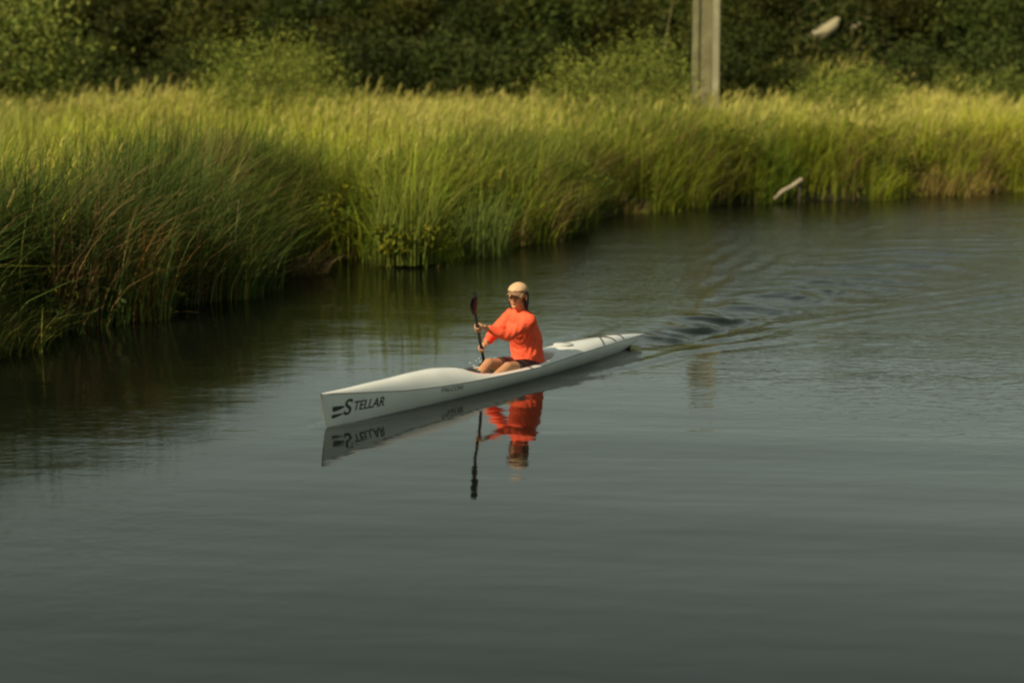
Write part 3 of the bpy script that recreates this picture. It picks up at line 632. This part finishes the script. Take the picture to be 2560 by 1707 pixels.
def lettering(text, s0, z0, size, sx, shear, mt, slope=0.0, first=1.0, name='lettering'):
    cu = bpy.data.curves.new(name, 'FONT'); cu.body = text; cu.size = size; cu.shear = shear; cu.offset = size * 0.012
    o = bpy.data.objects.new('t', cu); C.objects.link(o); bpy.context.view_layer.update()
    me = bpy.data.meshes.new_from_object(o.evaluated_get(bpy.context.evaluated_depsgraph_get())); bpy.data.objects.remove(o)
    bm = bmesh.new(); bm.from_mesh(me); bmesh.ops.triangulate(bm, faces=bm.faces[:])
    bmesh.ops.subdivide_edges(bm, edges=[e for e in bm.edges if e.calc_length() > size * .25], cuts=2)
    bmesh.ops.triangulate(bm, faces=bm.faces[:])
    for v_ in bm.verts:
        s = s0 + v_.co.x * sx; z_ = z0 + v_.co.y + slope * v_.co.x * sx
        v_.co = Vector((MID - s - .05 * (1 - float(smooth01(0, .5, s))) * (float(f_s(s)) - z_) / .3, hull_y(s, z_) + 0.0035, z_))
    bmesh.ops.recalc_face_normals(bm, faces=bm.faces[:])
    return link(name, bm_mesh(name, bm, False), mt, ski)
lettering('S', 0.235, 0.085, 0.19, 1.25, 0.25, M['ink'], -0.03)
lettering('TELLAR', 0.375, 0.105, 0.115, 1.05, 0.25, M['ink'], -0.03)
lettering('FALCON', 1.57, 0.100, 0.060, 1.35, 0.12, M['greyink'], -0.05)
for k_, (zz0, zz1) in enumerate(((.075, .115), (.13, .185))):    # the two wing-shaped bars of the emblem
    bm = bmesh.new(); pr = []
    for i in range(9):
        t = i / 8; s = 0.085 + 0.15 * t
        pr.append((s + .02 * k_, zz0 + .02 * t ** 2, zz1 - .012 * (1 - t) - (zz1 - zz0 - .02) * t ** 1.5 * .6))
    lo = []; hi = []
    for s, za, zb in pr:
        for lst, z_ in ((lo, za), (hi, zb)):
            lst.append(bm.verts.new((MID - s - .05 * (1 - float(smooth01(0, .5, s))) * (float(f_s(s)) - z_) / .3, hull_y(s, z_) + 0.0035, z_)))
    for i in range(8): bm.faces.new((lo[i], lo[i + 1], hi[i + 1], hi[i]))
    link('emblem', bm_mesh('emblem', bm, False), M['ink'], ski)

# ------------------------------------------------------------------ paddle (held upright, lower blade leaving the water on the far side)
HL = B(2.60, -0.10, 0.545); HR = B(3.00, -0.31, 0.275)             # left (upper) and right (lower) hand on the shaft
pd = (HR - HL).normalized()
TOP = HL - pd * 0.76; BOT = HR + pd * 0.76
paddle = empty('paddle', BOAT_LOC, BOAT_RZ); tag(paddle, 'black double bladed paddle held upright in front of the paddler', 'paddle')
bm = bmesh.new(); tube(bm, [TOP + pd * .40, HL, HR, BOT - pd * .40], 0.0145, 12); link('shaft', bm_mesh('shaft', bm), M['carbon'], paddle)
def blade(tip, ax, face):
    """wing blade: ax points from tip to shaft"""
    sd = ax.cross(face).normalized(); up_ = sd.cross(ax).normalized(); bm = bmesh.new(); n1, n2 = 18, 10; g1 = []
    for i in range(n1 + 1):
        t = i / n1; wd = 0.082 * math.sin(min(1, t * 4.5 + .12) * math.pi / 2) * (1 - smooth01(.45, 1.0, t) * .84)
        g1.append([tip + ax * (t * .47) + sd * wd * (2 * j / n2 - 1) + up_ * (0.035 * (1 - t) * (1 - (2 * j / n2 - 1) ** 2) + .012 * math.sin(t * 3.1)) for j in range(n2 + 1)])
    vv = [[bm.verts.new(v_) for v_ in r_] for r_ in g1]
    for i in range(n1):
        for j in range(n2): bm.faces.new((vv[i][j], vv[i + 1][j], vv[i + 1][j + 1], vv[i][j + 1]))
    bmesh.ops.solidify(bm, geom=bm.faces[:], thickness=.008)
    return link('blade', bm_mesh('blade', bm), M['carbon'], paddle)
blade(TOP, pd, Vector((.2, 1, .1))); blade(BOT, -pd, Vector((1, .3, .2)))

# ------------------------------------------------------------------ paddler
def V3(*a): return B(*a)
hip = V3(3.32, 0, .065); SHL = V3(3.09, .175, .575); SHR = V3(3.33, -.17, .575)
neck = V3(3.19, .005, .645); headc = V3(3.15, .01, .795)
WL = HL + (V3(3.04, .165, .55) - HL).normalized() * 0.085 + Vector((0, 0, -.005))
WR = HR + (V3(3.32, -.30, .50) - HR).normalized() * 0.085
def elbow(a, b, l1, l2, pole):
    d_ = b - a; L_ = min(d_.length, l1 + l2 - .002); x_ = (l1 * l1 - l2 * l2 + L_ * L_) / (2 * L_)
    hh = math.sqrt(max(0, l1 * l1 - x_ * x_)); dn = d_.normalized(); pp = (pole - dn * pole.dot(dn)).normalized()
    return a + dn * x_ + pp * hh
EL = elbow(SHL, WL, .275, .245, Vector((-.1, .30, -1))); ER = elbow(SHR, WR, .275, .245, Vector((-.6, -.8, -.4)))
KN = {1: V3(2.84, .085, .150), -1: V3(2.80, -.105, .175)}; AN = {1: V3(2.43, .075, .01), -1: V3(2.43, -.08, .015)}
bm = bmesh.new()
# trunk, neck
limb(bm, [hip, V3(3.31, 0, .2), V3(3.285, 0, .35), V3(3.22, 0, .5), V3(3.19, 0, .58)], [(.14, .09), (.125, .085), (.115, .08), (.125, .08), (.10, .065)], 16)
limb(bm, [V3(3.20, 0, .58), neck, V3(3.165, .005, .72)], [.062, .055, .054])
# head: skull, jaw, chin, nose, brow, ears, cheeks
hf = Vector((math.cos(.12), math.sin(.12), .06)).normalized(); hu = Vector((0.03, 0, 1)); hu = (hu - hf * hu.dot(hf)).normalized(); hs_ = hu.cross(hf)
HM = Matrix((hf, hs_, hu)).transposed()
def hp(x_, y_, z_): return headc + (hf * x_ + hs_ * y_ + hu * z_) * 1.12
ball(bm, hp(-.012, 0, .026), (.095, .076, .088), 18, HM); ball(bm, hp(.028, 0, -.045), (.060, .058, .068), 16, HM)
ball(bm, hp(.068, 0, -.085), (.024, .028, .022), 12, HM); ball(bm, hp(.06, 0, .022), (.032, .058, .018), 12, HM)
limb(bm, [hp(.088, 0, .012), hp(.104, 0, -.018), hp(.100, 0, -.030)], [.009, .0125, .014], 10)
for sg in (1, -1):
    ball(bm, hp(.055, sg * .036, -.022), (.03, .024, .024), 12, HM); ball(bm, hp(-.012, sg * .078, -.008), (.018, .009, .03), 12, HM)
    ball(bm, hp(.098, sg * .012, -.032), (.009, .008, .007), 8, HM)
ball(bm, hp(.086, 0, -.056), (.012, .024, .010), 10, HM)
# arms and hands
def hand(hc, wrist, flip):
    wv = wrist - hc; wv = (wv - pd * wv.dot(pd)).normalized(); nv = pd.cross(wv) * flip
    limb(bm, [wrist, hc + wv * .060, hc + wv * .034], [.024, (.036, .018), (.040, .015)], 12)
    ball(bm, hc + wv * .036, (.041, .041, .041), 12) if False else None
    for k_, (o_, ln_) in enumerate(((-.036, .85), (-.013, 1.0), (.011, .95), (.034, .75))):
        pts = []
        for i in range(7):
            a_ = math.radians(35 + 205 * ln_ * i / 6); r_ = .0255
            pts.append(hc + pd * o_ + (wv * math.cos(a_) + nv * math.sin(a_)) * r_ * (1.25 if i == 0 else 1))
        limb(bm, pts, [.0098, .0098, .0095, .009, .0088, .0082, .0075], 9)
    pts = [hc + wv * .045 - pd * .030, hc + wv * .026 - pd * .040 - nv * .018, hc - nv * .027 - pd * .038 + wv * .004, hc - nv * .02 - wv * .018 - pd * .030]
    limb(bm, pts, [.014, .012, .0105, .009], 9)
for sh, el, wr, hc, fl in ((SHL, EL, WL, HL, 1), (SHR, ER, WR, HR, -1)):
    limb(bm, [sh, sh.lerp(el, .5), el], [.044, .040, .034]); limb(bm, [el, el.lerp(wr, .35), wr], [.034, .033, .025]); hand(hc, wr, fl)
# legs and feet
for sg in (1, -1):
    hj = hip + Vector((0, sg * .085, .01))
    limb(bm, [hj, hj.lerp(KN[sg], .5), KN[sg]], [.082, .070, .052]); limb(bm, [KN[sg], KN[sg].lerp(AN[sg], .4), AN[sg]], [.050, .050, .032])
    limb(bm, [AN[sg] + Vector((-.02, 0, -.015)), AN[sg] + Vector((.07, sg * .01, .04)), AN[sg] + Vector((.125, sg * .02, .11))], [.03, .034, .026])
person = link('person', fuse('person', bm, 0.0058, 4), M['skin'])
person.location = BOAT_LOC; person.rotation_euler = (0, 0, BOAT_RZ)
tag(person, 'paddler in orange long sleeved top and tan cap sitting in the surf ski', 'person')
# orange long-sleeved top
bm = bmesh.new()
limb(bm, [V3(3.345, 0, .12), V3(3.345, 0, .22), V3(3.32, 0, .36), V3(3.225, 0, .5), V3(3.19, 0, .575)], [(.205, .160), (.195, .155), (.185, .148), (.192, .144), (.155, .108)], 20)
for sg, sh in ((1, SHL), (-1, SHR)): limb(bm, [V3(3.20, 0, .585), sh + Vector((0, 0, .005))], [.075, .066])
limb(bm, [V3(3.19, 0, .60), V3(3.185, 0, .652)], [.078, .064], 14)
for sh, el, wr in ((SHL, EL, WL), (SHR, ER, WR)):
    limb(bm, [sh, sh.lerp(el, .5) + Vector((0, 0, -.006)), el], [.073, .070, .060]); limb(bm, [el, el.lerp(wr, .4) + Vector((0, 0, -.005)), el.lerp(wr, .80)], [.060, .053, .037])
shirt = fuse('orange_top', bm, 0.0072, 5)
vv = np.zeros(len(shirt.vertices) * 3, np.float32); shirt.vertices.foreach_get('co', vv); vv = vv.reshape(-1, 3)   # cloth folds
nn = np.zeros(len(shirt.vertices) * 3, np.float32); shirt.vertices.foreach_get('normal', nn); nn = nn.reshape(-1, 3)
rdg = lambda t_: 1 - 2 * np.abs(np.sin(t_)) ** 0.7
fold = (0.0060 * rdg(17 * vv[:, 2] + 10 * vv[:, 0] + 1.6 * np.sin(11 * vv[:, 1] + 4 * vv[:, 2])) * smooth01(.5, .15, vv[:, 2])
        + 0.0045 * rdg(13 * vv[:, 0] - 15 * vv[:, 2] + 5 * vv[:, 1] + 1.8 * np.sin(8 * vv[:, 1] + 7 * vv[:, 0]))
        + 0.0020 * np.sin(70 * vv[:, 0] + 41 * vv[:, 2] + 4 * np.sin(23 * vv[:, 1])))
shirt.vertices.foreach_set('co', (vv + nn * fold[:, None]).astype(np.float32).ravel()); shirt.update()
link('orange_top', shirt, M['orange'], person)
bm = bmesh.new()
limb(bm, [V3(3.32, 0, .075), V3(3.31, 0, .17)], [(.170, .12), (.158, .11)], 16)
for sg in (1, -1):
    hj = hip + Vector((0, sg * .085, .01)); limb(bm, [hj, hj.lerp(KN[sg], .35), hj.lerp(KN[sg], .62)], [.094, .090, .082])
link('shorts', fuse('shorts', bm, 0.009, 4), M['shorts'], person)
# cap: crown, brim, button
bm = bmesh.new(); bmesh.ops.create_uvsphere(bm, u_segments=28, v_segments=18, radius=1)
bmesh.ops.delete(bm, geom=[v_ for v_ in bm.verts if v_.co.z < -.12], context='VERTS')
for v_ in bm.verts:
    a_ = math.atan2(v_.co.y, v_.co.x); r_ = (1 + 0.012 * math.cos(6 * a_) * (1 - abs(v_.co.z))) * (1 + .10 * max(0, v_.co.z) * (1 - max(0, v_.co.z)))
    v_.co = hp(-.010 + v_.co.x * .105 * r_, v_.co.y * .084 * r_, .046 + v_.co.z * (.078 - .016 * max(0, v_.co.x)) + .004 * math.sin(9 * a_) * (1 - v_.co.z))
bmesh.ops.solidify(bm, geom=bm.faces[:], thickness=.003)
cap = link('cap', bm_mesh('cap', bm), M['cap'], person)
bm = bmesh.new(); gr = []
for i in range(13):
    u = -1 + 2 * i / 12; a_ = u * 1.05; gr.append([])
    for j in range(6):
        t = j / 5; bx_ = -.010 + .103 * math.cos(a_); by_ = .084 * math.sin(a_)
        ex = bx_ + .088 * t * (1 - .60 * u * u); gr[-1].append(bm.verts.new(hp(ex, by_ * (1 - .08 * t), .042 - .016 * t - .030 * u * u * (0.4 + .6 * t))))
for i in range(12):
    for j in range(5): bm.faces.new((gr[i][j], gr[i + 1][j], gr[i + 1][j + 1], gr[i][j + 1]))
bmesh.ops.solidify(bm, geom=bm.faces[:], thickness=.004); link('brim', bm_mesh('brim', bm), M['cap'], cap)
bm = bmesh.new(); ball(bm, hp(-.010, 0, .122), (.008, .008, .004), 8); link('button', bm_mesh('button', bm), M['cap'], cap)
# hair: under the cap, over the nape, falling behind the shoulders
bm = bmesh.new(); ball(bm, hp(-.035, 0, .015), (.082, .083, .085), 18, HM)
for sg in (1, -1): limb(bm, [hp(-.03, sg * .075, .02), hp(-.025, sg * .079, -.05), hp(-.04, sg * .07, -.11)], [.022, .02, .012])
limb(bm, [hp(-.10, 0, .02), hp(-.135, 0, -.03), hp(-.145, 0, -.11), hp(-.140, .005, -.20), hp(-.135, .01, -.28)], [.03, .036, .040, .032, .012])
link('hair', fuse('hair', bm, 0.006, 4), M['hair'], person)
for sg in (1, -1):
    bm = bmesh.new(); ball(bm, hp(.0825, sg * .030, -.002), (.008, .013, .007), 10, HM); link('eye', bm_mesh('eye', bm), M['eye'], person)
    bm = bmesh.new(); limb(bm, [hp(.085, sg * .014, .021), hp(.085, sg * .032, .025), hp(.074, sg * .046, .02)], [.0035, .004, .0025], 6); link('eyebrow', bm_mesh('eyebrow', bm), M['hair'], person)
bm = bmesh.new(); limb(bm, [hp(.086, -.020, -.057), hp(.099, 0, -.056), hp(.086, .020, -.057)], [.003, .0065, .003], 8); link('lips', bm_mesh('lips', bm), M['lip'], person)

# ------------------------------------------------------------------ splash where the lower blade leaves the water
bm = bmesh.new(); g = random.Random(5)
for i in range(46):
    t = g.random(); r_ = g.uniform(.002, .007); a_ = g.uniform(0, 6.28); rr = g.random() ** .5 * .16
    bmesh.ops.create_icosphere(bm, subdivisions=1, radius=r_, matrix=Matrix.Translation((BOT.x + .1 + math.cos(a_) * rr * 1.5, BOT.y + .05 + math.sin(a_) * rr, .005 + .16 * t * t * g.random())))
sp_ = link('splash', bm_mesh('splash', bm), M['drop']); sp_.location = BOAT_LOC; sp_.rotation_euler = (0, 0, BOAT_RZ)
tag(sp_, 'small spray of water drops by the lower paddle blade', 'splash', kind='stuff')
